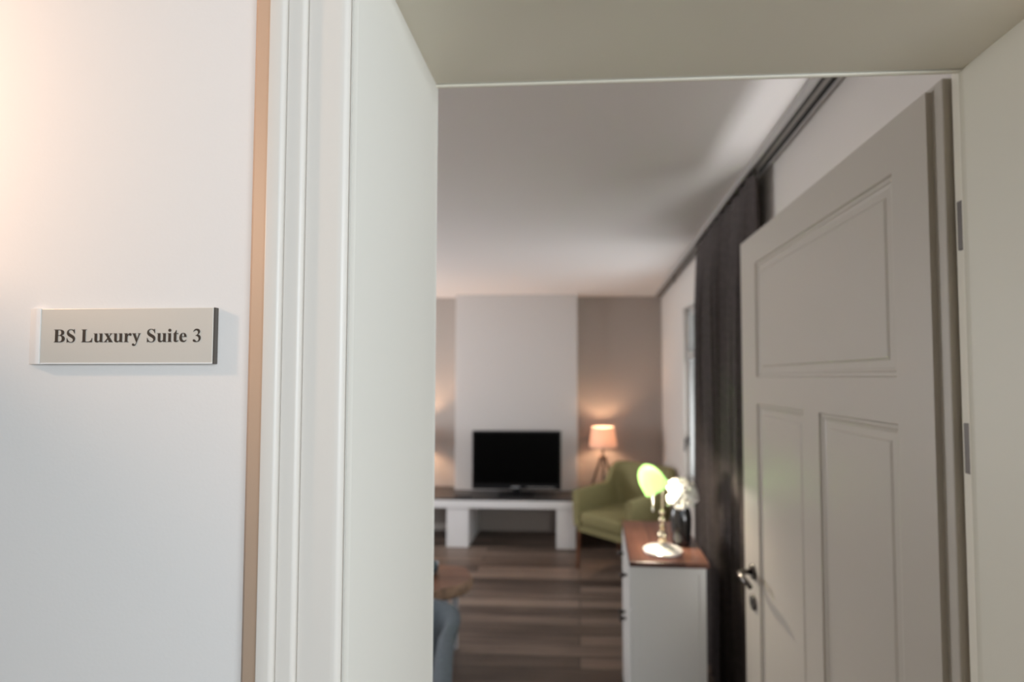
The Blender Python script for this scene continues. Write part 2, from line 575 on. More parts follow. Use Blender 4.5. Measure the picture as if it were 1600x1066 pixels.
# stiles and rails
box(bm, XF, XB, YH, 1.00, ZB, ZT)
box(bm, XF, XB, 1.770, YL, ZB, ZT)
box(bm, XF, XB, 1.00, 1.770, 1.992, ZT)
box(bm, XF, XB, 1.00, 1.770, 1.512, 1.600)
box(bm, XF, XB, 1.00, 1.770, ZB, 0.25)
box(bm, XF, XB, 1.322, 1.408, 0.25, 1.512)
# rebated lip on the room side
box(bm, 0.6105, 0.6400, 0.873, 1.934, 0.012, 2.104, bev=0.003)
bmesh.ops.remove_doubles(bm, verts=bm.verts[:], dist=1e-5)
obj('leaf', bm, shaded_leaf_paint, D0)
for (y0, y1, z0, z1) in holes:
    bm = bmesh.new()
    # sloping moulding frame then raised field
    t = bmesh.new()
    loops = [(0.0, 0.0), (0.003, 0.005), (0.010, 0.0055), (0.013, 0.008), (0.020, 0.0095), (0.034, 0.0095), (0.040, 0.0065), (0.046, 0.0065)]
    rings = []
    for ins, dep in loops:
        rings.append([t.verts.new((XF + dep, y, z)) for y, z in ((y0 + ins, z0 + ins), (y1 - ins, z0 + ins), (y1 - ins, z1 - ins), (y0 + ins, z1 - ins))])
    for a, b in zip(rings, rings[1:]):
        for k in range(4):
            t.faces.new((a[k], b[k], b[(k + 1) % 4], a[(k + 1) % 4]))
    t.faces.new(rings[-1][::-1])
    bk = [t.verts.new((XB - 0.0003, y, z)) for y, z in ((y0, z0), (y1, z0), (y1, z1), (y0, z1))]
    t.faces.new(bk)
    for k in range(4):
        t.faces.new((rings[0][k], rings[0][(k + 1) % 4], bk[(k + 1) % 4], bk[k]))
    bmesh.ops.recalc_face_normals(t, faces=t.faces[:])
    merge(bm, t)
    obj('panel', bm, shaded_leaf_paint, D0)
# lever handle with its round rose
rotX = Matrix.Rotation(-PI / 2, 4, 'Y')
hy, hz = 1.826, 0.930
hd = obj('handle', bmesh.new(), chrome, D0, smooth=True)
bm = bmesh.new()
tube(bm, [(XF, hy, hz), (0.565, hy, hz), (0.552, hy - 0.004, hz), (0.546, hy - 0.016, hz), (0.545, hy - 0.05, hz), (0.546, hy - 0.125, hz - 0.002)],
     [0.010, 0.009, 0.010, 0.010, 0.0095, 0.0085], 14)
bm.to_mesh(hd.data)
hd['label'] = 'dark steel lever handle'
bm = bmesh.new()
lathe(bm, [(0, 0), (0.026, 0), (0.026, 0.006), (0.023, 0.009), (0, 0.009)], 28, (XF, hy, hz), rotX)
obj('rose', bm, chrome, hd, True)
for p in hd.data.polygons:
    p.use_smooth = True
bm = bmesh.new()
lathe(bm, [(0.007, 0.009), (0.007, 0.002), (0, 0.002)], 16, (XF, hy, 0.826), rotX)
lathe(bm, [(0, 0), (0.026, 0), (0.026, 0.006), (0.023, 0.009), (0.007, 0.009)], 28, (XF, hy, 0.826), rotX)
obj('keyhole_rose', bm, chrome, D0, True)
bm = bmesh.new()
tube(bm, [(0.640, hy, hz), (0.672, hy, hz), (0.684, hy - 0.015, hz), (0.685, hy - 0.12, hz)], [0.009] * 4, 12)
obj('room_handle', bm, chrome, D0, True)
for z0 in (1.806, 1.447, 0.24):
    bm = bmesh.new()
    box(bm, 0.6155, 0.6205, 0.835, 0.8570, z0, z0 + 0.080, bev=0.001)
    tube(bm, [(0.652, 0.8695, z0 - 0.004), (0.652, 0.8695, z0 + 0.084)], 0.0065, 12)
    hg = obj('hinge', bm, hinge_m, D0)
    bm = bmesh.new()
    lathe(bm, [(0, 0), (0.0035, 0), (0.0035, 0.0012), (0, 0.0012)], 12, (0.6155, 0.8405, z0 + 0.052), rotX)
    obj('screw', bm, dark_edge, hg)

# ------------------------------------------------------------------ nameplate with its lettering
GL = {
 'B': (667, ["M16 0 L16 19 C70 22 82 35 82 90 L82 586 C82 641 70 654 16 657 L16 676 L325 676 C480 676 575 620 575 515 C575 440 530 385 430 362 C550 345 620 285 620 190 C620 70 520 0 340 0",
             "M237 378 L300 378 C380 378 420 420 420 508 C420 600 385 641 300 641 C250 641 237 635 237 605",
             "M237 345 L300 345 C410 345 455 300 455 195 C455 85 405 36 305 36 C255 36 237 45 237 85"]),
 'S': (556, ["M48 220 L66 220 C95 100 170 15 275 15 C350 15 395 58 395 118 C395 165 370 195 290 240 L200 290 C95 348 50 410 50 495 C50 610 135 692 262 692 C310 692 350 680 385 665 C405 657 418 655 430 660 C440 665 445 675 450 692 L470 692 L475 462 L456 462 C425 580 350 655 260 655 C195 655 150 615 150 560 C150 515 180 485 260 440 L360 384 C465 325 505 265 505 185 C505 60 410 -19 275 -19 C220 -19 180 -8 140 8 C120 16 105 18 95 14 C83 9 76 -3 72 -19 L53 -19"]),
 'L': (667, ["M20 0 L20 19 C75 22 87 35 87 90 L87 586 C87 641 75 654 20 657 L20 676 L320 676 L320 657 C255 654 242 641 242 586 L242 80 C242 45 255 37 300 37 L380 37 C500 37 570 90 600 220 L620 220 L605 0"]),
 'u': (556, ["M354 0 L354 75 C310 10 265 -14 200 -14 C115 -14 66 40 66 130 L66 390 C66 428 55 438 16 442 L16 461 L205 461 L205 120 C205 80 225 56 262 56 C295 56 325 75 354 115 L354 390 C354 428 343 438 300 442 L300 461 L493 461 L493 75 C493 32 505 22 545 19 L545 0"]),
 'x': (500, ["M12 0 L12 19 C50 22 65 38 100 85 L205 220 L95 385 C65 430 50 440 17 444 L17 461 L265 461 L265 444 C225 442 222 430 240 400 L290 322 L345 390 C368 420 362 440 320 444 L320 461 L482 461 L482 444 C440 440 420 425 385 380 L310 285 L430 100 C465 45 475 25 500 19 L500 0 L250 0 L250 19 C290 21 293 35 275 65 L225 150 L160 65 C140 38 150 22 195 19 L195 0"]),
 'r': (444, ["M29 0 L29 19 C68 23 78 33 78 75 L78 386 C78 428 66 439 29 442 L29 461 L217 461 L217 360 C260 435 300 473 355 473 C405 473 434 445 434 400 C434 355 408 328 370 328 C340 328 320 342 305 362 C290 380 275 378 255 355 C230 325 217 290 217 250 L217 75 C217 33 230 23 285 19 L285 0"]),
 'y': (500, ["M10 461 L227 461 L227 444 C190 442 185 428 200 395 L285 180 L355 370 C375 420 368 440 320 444 L320 461 L480 461 L480 444 C450 438 438 425 415 370 L270 -20 C215 -165 175 -205 105 -205 C50 -205 18 -175 18 -130 C18 -95 42 -70 78 -70 C110 -70 132 -88 140 -118 C148 -150 165 -152 185 -130 C205 -105 225 -65 240 -10 L75 365 C50 420 42 436 10 444"]),
 'i': (278, ["M16 0 L16 19 C58 23 68 33 68 75 L68 386 C68 428 56 439 16 442 L16 461 L207 461 L207 75 C207 33 217 23 258 19 L258 0",
             "M57 609 C57 654 93 690 137 690 C181 690 217 654 217 609 C217 564 181 528 137 528 C93 528 57 564 57 609"]),
 't': (333, ["M20 415 C90 450 150 520 190 620 L210 620 L210 461 L310 461 L310 415 L210 415 L210 115 C210 75 220 58 245 58 C268 58 285 72 305 105 L322 95 C290 20 250 -12 185 -12 C110 -12 70 30 70 105 L70 415"]),
 'e': (444, ["M412 105 C360 20 305 -14 232 -14 C110 -14 25 80 25 225 C25 375 115 473 240 473 C345 473 410 395 412 255 L160 255 C163 140 205 65 290 65 C330 65 360 80 395 118",
             "M162 290 L282 290 C282 390 275 438 225 438 C180 438 162 390 162 290"]),
 '3': (500, ["M45 540 C90 640 155 688 245 688 C345 688 410 630 410 545 C410 475 375 425 300 390 C410 355 455 295 455 205 C455 75 345 -14 195 -14 C95 -14 30 20 30 75 C30 110 55 135 92 135 C125 135 145 120 175 80 C200 45 220 30 250 30 C305 30 345 85 345 160 C345 250 285 310 170 320 L170 338 C260 365 305 415 305 490 C305 555 265 600 205 600 C150 600 110 578 62 528"]),
}


def contour(path):
    tk = path.replace('M', ' M ').replace('L', ' L ').replace('C', ' C ').split()
    out, i = [], 0
    while i < len(tk):
        c = tk[i]
        if c in 'ML':
            out.append((float(tk[i + 1]), float(tk[i + 2])))
            i += 3
        else:
            p = [out[-1]] + [(float(tk[i + 1 + 2 * k]), float(tk[i + 2 + 2 * k])) for k in range(3)]
            for s in range(1, 7):
                u = s / 6
                a, b, c2, d = (1 - u) ** 3, 3 * u * (1 - u) ** 2, 3 * u * u * (1 - u), u ** 3
                out.append((a * p[0][0] + b * p[1][0] + c2 * p[2][0] + d * p[3][0], a * p[0][1] + b * p[1][1] + c2 * p[2][1] + d * p[3][1]))
            i += 7
    if math.dist(out[0], out[-1]) < 1:
        out.pop()
    return out


def lettering(text, x0, x1, zbase, yface):
    """serif letters as thin raised mesh, fitted between x0 and x1"""
    track = 14
    adv, pens = 0, []
    for ch in text:
        pens.append(adv)
        adv += (250 if ch == ' ' else GL[ch][0]) + track
    sc = (x1 - x0) / (adv - 60)
    cu = bpy.data.curves.new('tmp_lettering', 'CURVE')
    cu.dimensions = '2D'
    cu.fill_mode = 'BOTH'
    cu.extrude = 0.00025
    for ch, pen in zip(text, pens):
        if ch == ' ':
            continue
        for path in GL[ch][1]:
            pts = contour(path)
            sp = cu.splines.new('POLY')
            sp.points.add(len(pts) - 1)
            for q, (px, py) in zip(sp.points, pts):
                q.co = ((pen + px) * sc, py * sc, 0, 1)
            sp.use_cyclic_u = True
    co = bpy.data.objects.new('tmp_lettering', cu)
    C.objects.link(co)
    dg = bpy.context.evaluated_depsgraph_get()
    me = bpy.data.meshes.new_from_object(co.evaluated_get(dg))
    bpy.data.objects.remove(co)
    me.transform(Matrix.Rotation(PI / 2, 4, 'X'))
    me.transform(Matrix.Translation((x0, yface, zbase)))
    me.materials.clear()
    me.materials.append(ink)
    me.name = 'lettering'
    return me


np_ = tag(empty('nameplate', (-0.48, 0.53, 1.643)), 'brushed metal nameplate reading BS Luxury Suite 3 on the white corridor wall', 'nameplate')
inv = Matrix.Translation((0.48, -0.53, -1.643))


def npart(name, bm, m, smooth=False):
    bmesh.ops.transform(bm, matrix=inv, verts=bm.verts)
    return obj(name, bm, m, np_, smooth)


XL, XR, ZL, ZH = -0.5900, -0.3878, 1.6148, 1.6742
npart('backing', B(XL + 0.012, XR - 0.010, 0.5275, 0.5300, ZL + 0.003, ZH - 0.003), dark_edge)
npart('face_plate', B(XL + 0.0085, XR - 0.0005, 0.5235, 0.5275, ZL, ZH, bev=0.0005), alu)
bm = bmesh.new()
prism(bm, [(XL + 0.0085, 0.5230), (XL + 0.0085, 0.5295), (XL - 0.0085, 0.5295), (XL - 0.0085, 0.5280), (XL - 0.0040, 0.5262), (XL + 0.0020, 0.5238), (XL + 0.0050, 0.5230)], ZL - 0.0004, ZH + 0.0004)
c = npart('end_cap', bm, polish, True)
c['label'] = 'bright polished left end cap'
c = npart('end_cap', B(XR - 0.0005, XR + 0.0010, 0.5236, 0.5295, ZL - 0.0004, ZH + 0.0004, bev=0.0005), dark_edge)
c['label'] = 'dark right end cap'
npart('edge_strip', B(XL + 0.010, XR - 0.001, 0.5230, 0.5240, ZL - 0.0002, ZL + 0.0010), polish)
me = lettering('BS Luxury Suite 3', -0.5661, -0.4016, 1.6378, 0.5234)
me.transform(inv)
lt = bpy.data.objects.new('lettering', me)
C.objects.link(lt)
lt.parent = np_
lt['label'] = 'dark serif lettering'

# ------------------------------------------------------------------ wall lamp of the corridor (just left of the picture)
SC = Vector((-1.00, 0.350, 1.92))
sc = tag(empty('wall_lamp', (SC.x, 0.53, SC.z)), 'small warm wall lamp on the corridor wall', 'lamp')
bm = bmesh.new()
box(bm, -0.04, 0.04, -0.02, 0, -0.06, 0.06, bev=0.004)
tube(bm, [(0, -0.02, -0.04), (0, -0.18, -0.09)], 0.008, 10)
obj('bracket', bm, brass, sc)
bm = bmesh.new()
lathe(bm, [(0, -0.075), (0.03, -0.075), (0.086, -0.062), (0.088, -0.058), (0.03, -0.070), (0, -0.071)], 32, (0, -0.18, 0))
obj('cutoff_disc', bm, brass, sc, True)  # unseen disc added to cut off the bulb's steep downward light
bm = bmesh.new()
lathe(bm, [(0, -0.05), (0.016, -0.04), (0.024, -0.01), (0.022, 0.012), (0.012, 0.026), (0, 0.03)], 20, (0, -0.18, 0))
lathe(bm, [(0.010, -0.071), (0.012, -0.04)], 12, (0, -0.18, 0))
obj('bulb', bm, bulb_m, sc, True)
point('wall_lamp_light', SC + Vector((0.0, 0.0, 0.0)), 14, (1.0, 0.64, 0.42), 0.02)

# ------------------------------------------------------------------ curtain and its ceiling track
tr = tag(empty('curtain_track', (RW0[0], RW0[1], H), RWA), 'grey curtain track along the ceiling over the window wall', 'curtain track')
bm = bmesh.new()
box(bm, -0.082, -0.004, -0.52, 3.93, -0.018, 0, bev=0.002)
box(bm, -0.080, -0.066, -0.52, 3.93, -0.026, -0.016, bev=0.002)
box(bm, -0.020, -0.006, -0.52, 3.93, -0.026, -0.016, bev=0.002)
obj('rail', bm, track_m, tr)
bm = bmesh.new()
box(bm, -0.032, -0.020, -0.50, 3.90, -0.0225, -0.0175)
box(bm, -0.064, -0.054, -0.50, 3.90, -0.0225, -0.0175)
obj('slot', bm, slot_m, tr)
bm = bmesh.new()
box(bm, -0.047, -0.039, 2.78, 2.81, -0.045, -0.017, bev=0.002)
tube(bm, [(-0.043, 2.795, -0.045), (-0.043, 2.795, -0.075)], 0.005, 8)
obj('end_stop', bm, slot_m, tr)


def curtain_bm(u0, u1, z0, z1, n, amp, xc, thick=0.004):
    bm = bmesh.new()
    nu, nz = n * 14, 26
    ph = [random.uniform(-0.35, 0.35) for _ in range(n + 2)]
    am = [random.uniform(0.75, 1.25) for _ in range(n + 2)]
    grid = []
    for j in range(nz + 1):
        v = j / nz
        z = z0 + (z1 - z0) * v
        row = []
        for i in range(nu + 1):
            s = i / nu * n
            k = int(min(s, n - 1e-6))
            fr = s - k
            a = am[k] * (1 - fr) + am[k + 1] * fr
            p = ph[k] * (1 - fr) + ph[k + 1] * fr
            wob = 0.15 * math.sin(3.1 * v + s * 1.7)
            topk = 1.0 - 0.62 * max(0, (v - 0.80) / 0.2) ** 1.5
            x = xc + amp * a * topk * math.sin(2 * PI * s + p + wob) + 0.006 * math.sin(5 * v + s)
            u = u0 + (u1 - u0) * i / nu + 0.010 * math.sin(4 * PI * s + p) * topk
            row.append((x, u, z))
        grid.append(row)
    A = [[bm.verts.new(p) for p in row] for row in grid]
    Bk = [[bm.verts.new((p[0] + thick, p[1], p[2])) for p in row] for row in grid]
    for j in range(nz):
        for i in range(nu):
            bm.faces.new((A[j][i], A[j + 1][i], A[j + 1][i + 1], A[j][i + 1]))
            bm.faces.new((Bk[j][i], Bk[j][i + 1], Bk[j + 1][i + 1], Bk[j + 1][i]))
        for i in (0, nu):
            bm.faces.new((A[j][i], Bk[j][i], Bk[j + 1][i], A[j + 1][i]))
    for j in (0, nz):
        for i in range(nu):
            bm.faces.new((A[j][i], A[j][i + 1], Bk[j][i + 1], Bk[j][i]))
    bmesh.ops.recalc_face_normals(bm, faces=bm.faces[:])
    return bm


cu = tag(empty('curtain', (RW0[0], RW0[1], 0), RWA), 'dark charcoal pleated curtain gathered beside the window behind the sideboard', 'curtain')
obj('drape', curtain_bm(0.62, 1.80, 0.015, 2.418, 10, 0.032, -0.056), curtain_m, cu, True)
for k in range(13):
    u = 0.64 + k * 0.095
    bm = bmesh.new()
    tube(bm, [(-0.043, u, 2.423), (-0.043, u, 2.405), (-0.052, u, 2.39)], 0.0025, 6)
    obj('hook', bm, track_m, cu)

# ------------------------------------------------------------------ built-in white bench along the far wall
be = tag(empty('bench', (-0.645, 5.1, 0)), 'long white built-in bench with dark slate top under the television', 'bench')
iv = Matrix.Translation((0.645, -5.1, 0))


def part(root_inv, root, name, bm, m, smooth=False):
    bmesh.ops.transform(bm, matrix=root_inv, verts=bm.verts)
    return obj(name, bm, m, root, smooth)


BF = 4.83
part(iv, be, 'slab', B(-3.4, 0.835, BF, 5.378, 0.368, 0.440, bev=0.004), bench_white)
part(iv, be, 'slate_top', B(-3.4, 0.835, BF + 0.004, 5.378, 0.440, 0.455, bev=0.003), slate)
part(iv, be, 'support', B(-1.255, -1.045, BF + 0.01, 5.36, 0, 0.368, bev=0.004), bench_white)
part(iv, be, 'support', B(-0.215, -0.035, BF + 0.01, 5.36, 0, 0.368, bev=0.004), bench_white)

# television
TY = 5.0
tv = tag(empty('television', (-0.615, TY + 0.03, 0.455)), 'black flat-screen television standing on the slate bench top', 'television')
obj('casing', B(-0.437, 0.437, -0.015, 0.035, 0.052, 0.620, bev=0.006), tv_frame, tv)
obj('screen', B(-0.417, 0.417, -0.0175, -0.013, 0.110, 0.602), tv_black, tv)
bm = bmesh.new()
box(bm, -0.17, 0.17, -0.10, 0.10, 0, 0.012, bev=0.004)
box(bm, -0.035, 0.035, -0.005, 0.025, 0.010, 0.06, bev=0.003)
obj('stand', bm, tv_frame, tv)
c = obj('badge', B(-0.050, 0.035, -0.020, -0.0152, 0.066, 0.082, bev=0.001), tv_logo, tv)
c['label'] = 'small silver badge'
obj('soundbar_strip', B(0.10, 0.37, -0.018, -0.0148, 0.070, 0.076), track_m, tv)

rc = tag(empty('remote_control', (-1.12, 4.93, 0.455), 0.1), 'small black remote control lying at the left of the television', 'remote control')
obj('body', B(-0.08, 0.08, -0.022, 0.022, 0.0, 0.016, bev=0.004), black_pl, rc)
bm = bmesh.new()
for i in range(6):
    for j in range(2):
        box(bm, -0.06 + i * 0.022, -0.05 + i * 0.022, -0.012 + j * 0.014, -0.004 + j * 0.014, 0.0155, 0.018)
obj('buttons', bm, track_m, rc)


# ------------------------------------------------------------------ tripod table lamps
def tripod(loc, label, power):
    t = tag(empty('tripod_lamp', loc), label, 'lamp', 'tripod lamps on the bench')
    for k in range(3):
        a = math.radians(90 + 120 * k + 180)
        bm = bmesh.new()
        tube(bm, [(0.142 * math.cos(a), 0.142 * math.sin(a), 0.0095), (0.022 * math.cos(a), 0.022 * math.sin(a), 0.345)], [0.0095, 0.012], 10)
        obj('leg', bm, dark_wood, t, True)
    bm = bmesh.new()
    lathe(bm, [(0, 0.325), (0.036, 0.328), (0.040, 0.345), (0.030, 0.362), (0.011, 0.368), (0.011, 0.50), (0, 0.50)], 24)
    obj('hub', bm, dark_wood, t, True)
    bm = bmesh.new()
    lathe(bm, [(0.140, 0.455), (0.112, 0.650), (0.1095, 0.650), (0.1375, 0.455), (0.140, 0.455)], 40)
    obj('lamp_shade', bm, linen, t, True)
    bm = bmesh.new()
    lathe(bm, [(0, 0.50), (0.013, 0.505), (0.028, 0.545), (0.029, 0.565), (0.018, 0.588), (0, 0.593)], 20)
    obj('bulb', bm, bulb_m, t, True)
    L = point('tripod_lamp_light', (loc[0], loc[1] - 0.0, loc[2] + 0.56), power, WARM, 0.034)
    return t


tripod((0.235, 5.16, 0.455), 'tripod lamp with lit cream shade behind the green armchair', 9.0)
tripod((-1.72, 5.16, 0.455), 'tripod lamp on the bench left of the chimney breast', 24.0)


# ------------------------------------------------------------------ armchairs
def armchair(name, loc, rz, label, fab, arm_h=0.665, back_h=0.82, bot=0.36, flare=0.02, W2=0.30, D2=0.30, legz=0.36, back_extra=0.05):
    t = tag(empty(name, loc, rz), label, 'armchair')
    # U path, from the front of one arm round the back to the other
    r = 0.13
    path = []
    for i in range(9):
        path.append((-W2, -D2 + (2 * D2 - r) * i / 9, -1, 0))
    for i in range(9):
        a = PI - (PI / 2) * i / 8
        path.append((-W2 + r + r * math.cos(a), D2 - r + r * math.sin(a), math.cos(a), math.sin(a)))
    for i in range(1, 8):
        path.append((-W2 + r + (2 * W2 - 2 * r) * i / 8, D2, 0, 1))
    for i in range(9):
        a = PI / 2 - (PI / 2) * i / 8
        path.append((W2 - r + r * math.cos(a), D2 - r + r * math.sin(a), math.cos(a), math.sin(a)))
    for i in range(1, 10):
        path.append((W2, D2 - r - (2 * D2 - r) * i / 9, 1, 0))
    bm = bmesh.new()
    th = 0.075
    rings = []
    for (x, y, nx, ny) in path:
        f = min(1, max(0, (y - D2 * 0.35) / (D2 * 0.55)))
        f = f * f * (3 - 2 * f)
        zt = arm_h + (back_h - arm_h) * f + 0.012 * (y / D2)
        ring = []
        sect = [(0.0, bot), (0.25, bot + (zt - bot) * 0.25), (0.6, bot + (zt - bot) * 0.6), (0.9, zt - 0.02), (0.97, zt - 0.006), (1, zt)]
        lean = flare + back_extra * f
        for s, z in sect:
            q = lean * s
            e = 0.0 if s < 0.95 else (0.008 if s < 0.98 else 0.022)
            ring.append((x + nx * (q - e), y + ny * (q - e), z))
        for s, z in reversed(sect):
            q = lean * s * 1.1 - th + (0.012 * math.sin(s * PI))
            e = 0.0 if s < 0.95 else (0.008 if s < 0.98 else 0.022)
            ring.append((x + nx * (q + e), y + ny * (q + e), z))
        rings.append([bm.verts.new(p) for p in ring])
    n = len(rings[0])
    for a, b in zip(rings, rings[1:]):
        for k in range(n):
            bm.faces.new((a[k], a[(k + 1) % n], b[(k + 1) % n], b[k]))
    bm.faces.new(rings[0])
    bm.faces.new(rings[-1][::-1])
    bmesh.ops.recalc_face_normals(bm, faces=bm.faces[:])
    obj('shell', bm, fab, t, True)
    obj('seat_cushion', B(-W2 + th + 0.002, W2 - th - 0.002, -D2 - 0.015, D2 - th - 0.01, bot + 0.015, bot + 0.125, bev=0.03, seg=4), fab, t, True)
    obj('seat_frame', B(-W2 + 0.02, W2 - 0.02, -D2 + 0.015, D2 - 0.03, legz - 0.05, bot + 0.02, bev=0.008), fab, t)
    for sx in (-1, 1):
        for sy in (-1, 1):
            bm = bmesh.new()
            X, Y = sx * (W2 - 0.035), sy * (D2 - 0.035)
            tube(bm, [(X + sx * 0.012, Y + sy * 0.012, 0.0), (X, Y, legz - 0.02)], [0.012, 0.020], 12)
            obj('leg', bm, chair_wood, t, True)
    return t


armchair('armchair', (0.375, 4.385, 0), math.radians(-43), 'olive green armchair with wooden legs behind the white sideboard', green_fab)
armchair('armchair', (-0.845, 1.86, 0), math.radians(12), 'blue-grey armchair at the edge of the doorway before the coffee table', blue_fab, arm_h=0.585, back_h=0.60, bot=0.24, flare=0.09, legz=0.24)

# ------------------------------------------------------------------ sideboard with worktop
SB = tag(empty('sideboard', (0.205, 2.13, 0), RWA), 'white sideboard with dark red-brown wooden top beside the curtain', 'sideboard')
SW, SDp = 0.312, 0.60     # across (local x), along the wall (local y)
bm = bmesh.new()
box(bm, 0.012, SW - 0.008, 0.020, SDp - 0.01, 0.06, 0.830)
obj('body', bm, white_lac, SB)
# end panel facing the doorway: frame around a flat field
bm = bmesh.new()
z0, z1, x0, x1 = 0.0, 0.830, 0.010, SW - 0.006
box(bm, x0, x0 + 0.030, 0.010, 0.021, z0, z1, bev=0.0015)
box(bm, x1 - 0.028, x1, 0.010, 0.021, z0, z1, bev=0.0015)
box(bm, x0 + 0.028, x1 - 0.026, 0.0102, 0.021, z1 - 0.028, z1, bev=0.0015)
box(bm, x0 + 0.028, x1 - 0.026, 0.0102, 0.021, z0 + 0.06, z0 + 0.315, bev=0.0015)
box(bm, x0 + 0.030, x1 - 0.028, 0.014, 0.021, z0 + 0.34, z1 - 0.028)
obj('end_panel', bm, white_lac, SB)
obj('worktop', B(-0.002, SW + 0.006, -0.002, SDp + 0.005, 0.830, 0.850, bev=0.003), top_wood, SB)
yy = 0.035
for k in range(2):
    ya, yb = 0.03 + k * 0.275, 0.03 + k * 0.275 + 0.268
    d = obj('drawer', B(-0.002, 0.012, ya, yb, 0.655, 0.820, bev=0.002), white_lac, SB)
    bm = bmesh.new()
    lathe(bm, [(0.006, 0), (0.007, 0.014), (0.015, 0.020), (0.015, 0.026), (0.008, 0.031), (0, 0.031)], 16, (-0.002, (ya + yb) / 2, 0.735), rotX)
    obj('knob', bm, dark_wood, d, True)
    d = obj('door', B(-0.002, 0.012, ya, yb, 0.075, 0.645, bev=0.002), white_lac, SB)
    bm = bmesh.new()
    lathe(bm, [(0.006, 0), (0.007, 0.014), (0.015, 0.020), (0.015, 0.026), (0.008, 0.031), (0, 0.031)], 16, (-0.002, (yb - 0.03) if k == 0 else ya + 0.03, 0.50), rotX)
    obj('knob', bm, dark_wood, d, True)

# ------------------------------------------------------------------ bankers lamp
LX, LY, LZ = 0.358, 2.262, 0.850
bl = tag(empty('desk_lamp', (LX, LY, LZ)), 'lit desk lamp with green glass shade and brass stem on the sideboard', 'lamp')
bm = bmesh.new()
lathe(bm, [(0, 0), (0.080, 0), (0.084, 0.004), (0.083, 0.010), (0.072, 0.016), (0.050, 0.021), (0.024, 0.028), (0.015, 0.036), (0, 0.036)], 40)
b_ = obj('base', bm, lamp_base_m, bl, True)
b_['label'] = 'pale polished round base'
bm = bmesh.new()
lathe(bm, [(0, 0.034), (0.013, 0.036), (0.017, 0.050), (0.021, 0.064), (0.019, 0.078), (0.010, 0.088), (0.006, 0.094), (0.012, 0.102), (0.013, 0.108), (0.007, 0.114),
           (0.006, 0.118), (0.0135, 0.126), (0.0155, 0.134), (0.0125, 0.143), (0.006, 0.149), (0.006, 0.154), (0.012, 0.160), (0.0135, 0.167), (0.010, 0.174),
           (0.005, 0.179), (0.005, 0.262), (0, 0.262)], 28)
tube(bm, [(0, 0, 0.258), (0.006, 0, 0.278), (0.014, 0.0, 0.285), (0.022, 0, 0.292)], 0.005, 10)
obj('stem', bm, brass, bl, True)
# shade: a trough of glass running away from the viewer, far end opened to light the curtain
bm = bmesh.new()
SHL = 0.20
cxs, czs = -0.023, 0.268
rings = []
nl, na = 20, 20
tilt = math.radians(30)
for j in range(nl + 1):
    s = -1 + 2 * j / nl
    k = (1 - abs(s) ** 5) ** 0.5 if s < 0 else 1.0
    k = max(k, 0.0)
    rr = []
    for i in range(na + 1):
        a = PI * i / na
        px = 0.056 * math.cos(a) * (0.25 + 0.75 * k)
        pz = 0.090 * math.sin(a) * k
        q = (px * math.cos(tilt) - pz * math.sin(tilt), px * math.sin(tilt) + pz * math.cos(tilt))
        rr.append(bm.verts.new((cxs + q[0], 0.03 + s * SHL / 2, czs + q[1])))
    rings.append(rr)
for a, b in zip(rings, rings[1:]):
    for i in range(na):
        bm.faces.new((a[i], a[i + 1], b[i + 1], b[i]))
bmesh.ops.remove_doubles(bm, verts=bm.verts[:], dist=1e-5)
bmesh.ops.recalc_face_normals(bm, faces=bm.faces[:])
bmesh.ops.solidify(bm, geom=bm.faces[:], thickness=0.0025)
g_ = obj('lamp_shade', bm, green_glass, bl, True)
g_['label'] = 'glowing green glass shade'
bm = bmesh.new()
lathe(bm, [(0, -0.03), (0.012, -0.028), (0.015, 0), (0.012, 0.028), (0, 0.03)], 16, (cxs - 0.015, 0.06, czs + 0.030), Matrix.Rotation(PI / 2, 4, 'X'))
obj('bulb', bm, bulb_m, bl, True)
bm = bmesh.new()
tube(bm, [(0.026, 0, 0.286), (0.022, 0.0, 0.297), (0.010, 0.008, 0.303)], [0.008, 0.010, 0.007], 10)
obj('shade_bracket', bm, lamp_base_m, bl, True)
bm = bmesh.new()
for k in range(14):
    lathe(bm, [(0, -0.0022), (0.0022, 0), (0, 0.0022)], 8, (cxs - 0.022, -0.035, czs - 0.010 - k * 0.0044))
lathe(bm, [(0, -0.012), (0.004, -0.010), (0.005, 0.0), (0.002, 0.008), (0, 0.009)], 10, (cxs - 0.022, -0.035, czs - 0.010 - 14 * 0.0044 - 0.008))
obj('pull_chain', bm, lamp_base_m, bl, True)
point('desk_lamp_light', (LX + cxs - 0.014, LY + 0.040, LZ + czs + 0.028), 14, (1.0, 0.86, 0.70), 0.022)

# ------------------------------------------------------------------ black vase and white flowers
VX, VY, VZ = 0.455, 2.352, 0.850
vs = obj('vase', bmesh.new(), black_glaze)
bm = bmesh.new()
lathe(bm, [(0, 0), (0.036, 0), (0.040, 0.004), (0.043, 0.03), (0.046, 0.08), (0.047, 0.12), (0.043, 0.150), (0.036, 0.166), (0.038, 0.178), (0.042, 0.184),
           (0.039, 0.184), (0.033, 0.168), (0.039, 0.148), (0.042, 0.12), (0.040, 0.03), (0, 0.012)], 36)
bm.to_mesh(vs.data)
for p in vs.data.polygons:
    p.use_smooth = True
vs.location = (VX, VY, VZ)
tag(vs, 'black glazed vase holding white flowers on the sideboard', 'vase')

fl = tag(empty('flower_bouquet', (VX, VY, VZ + 0.10)), 'bunch of white blossoms standing in the black vase', 'flowers')


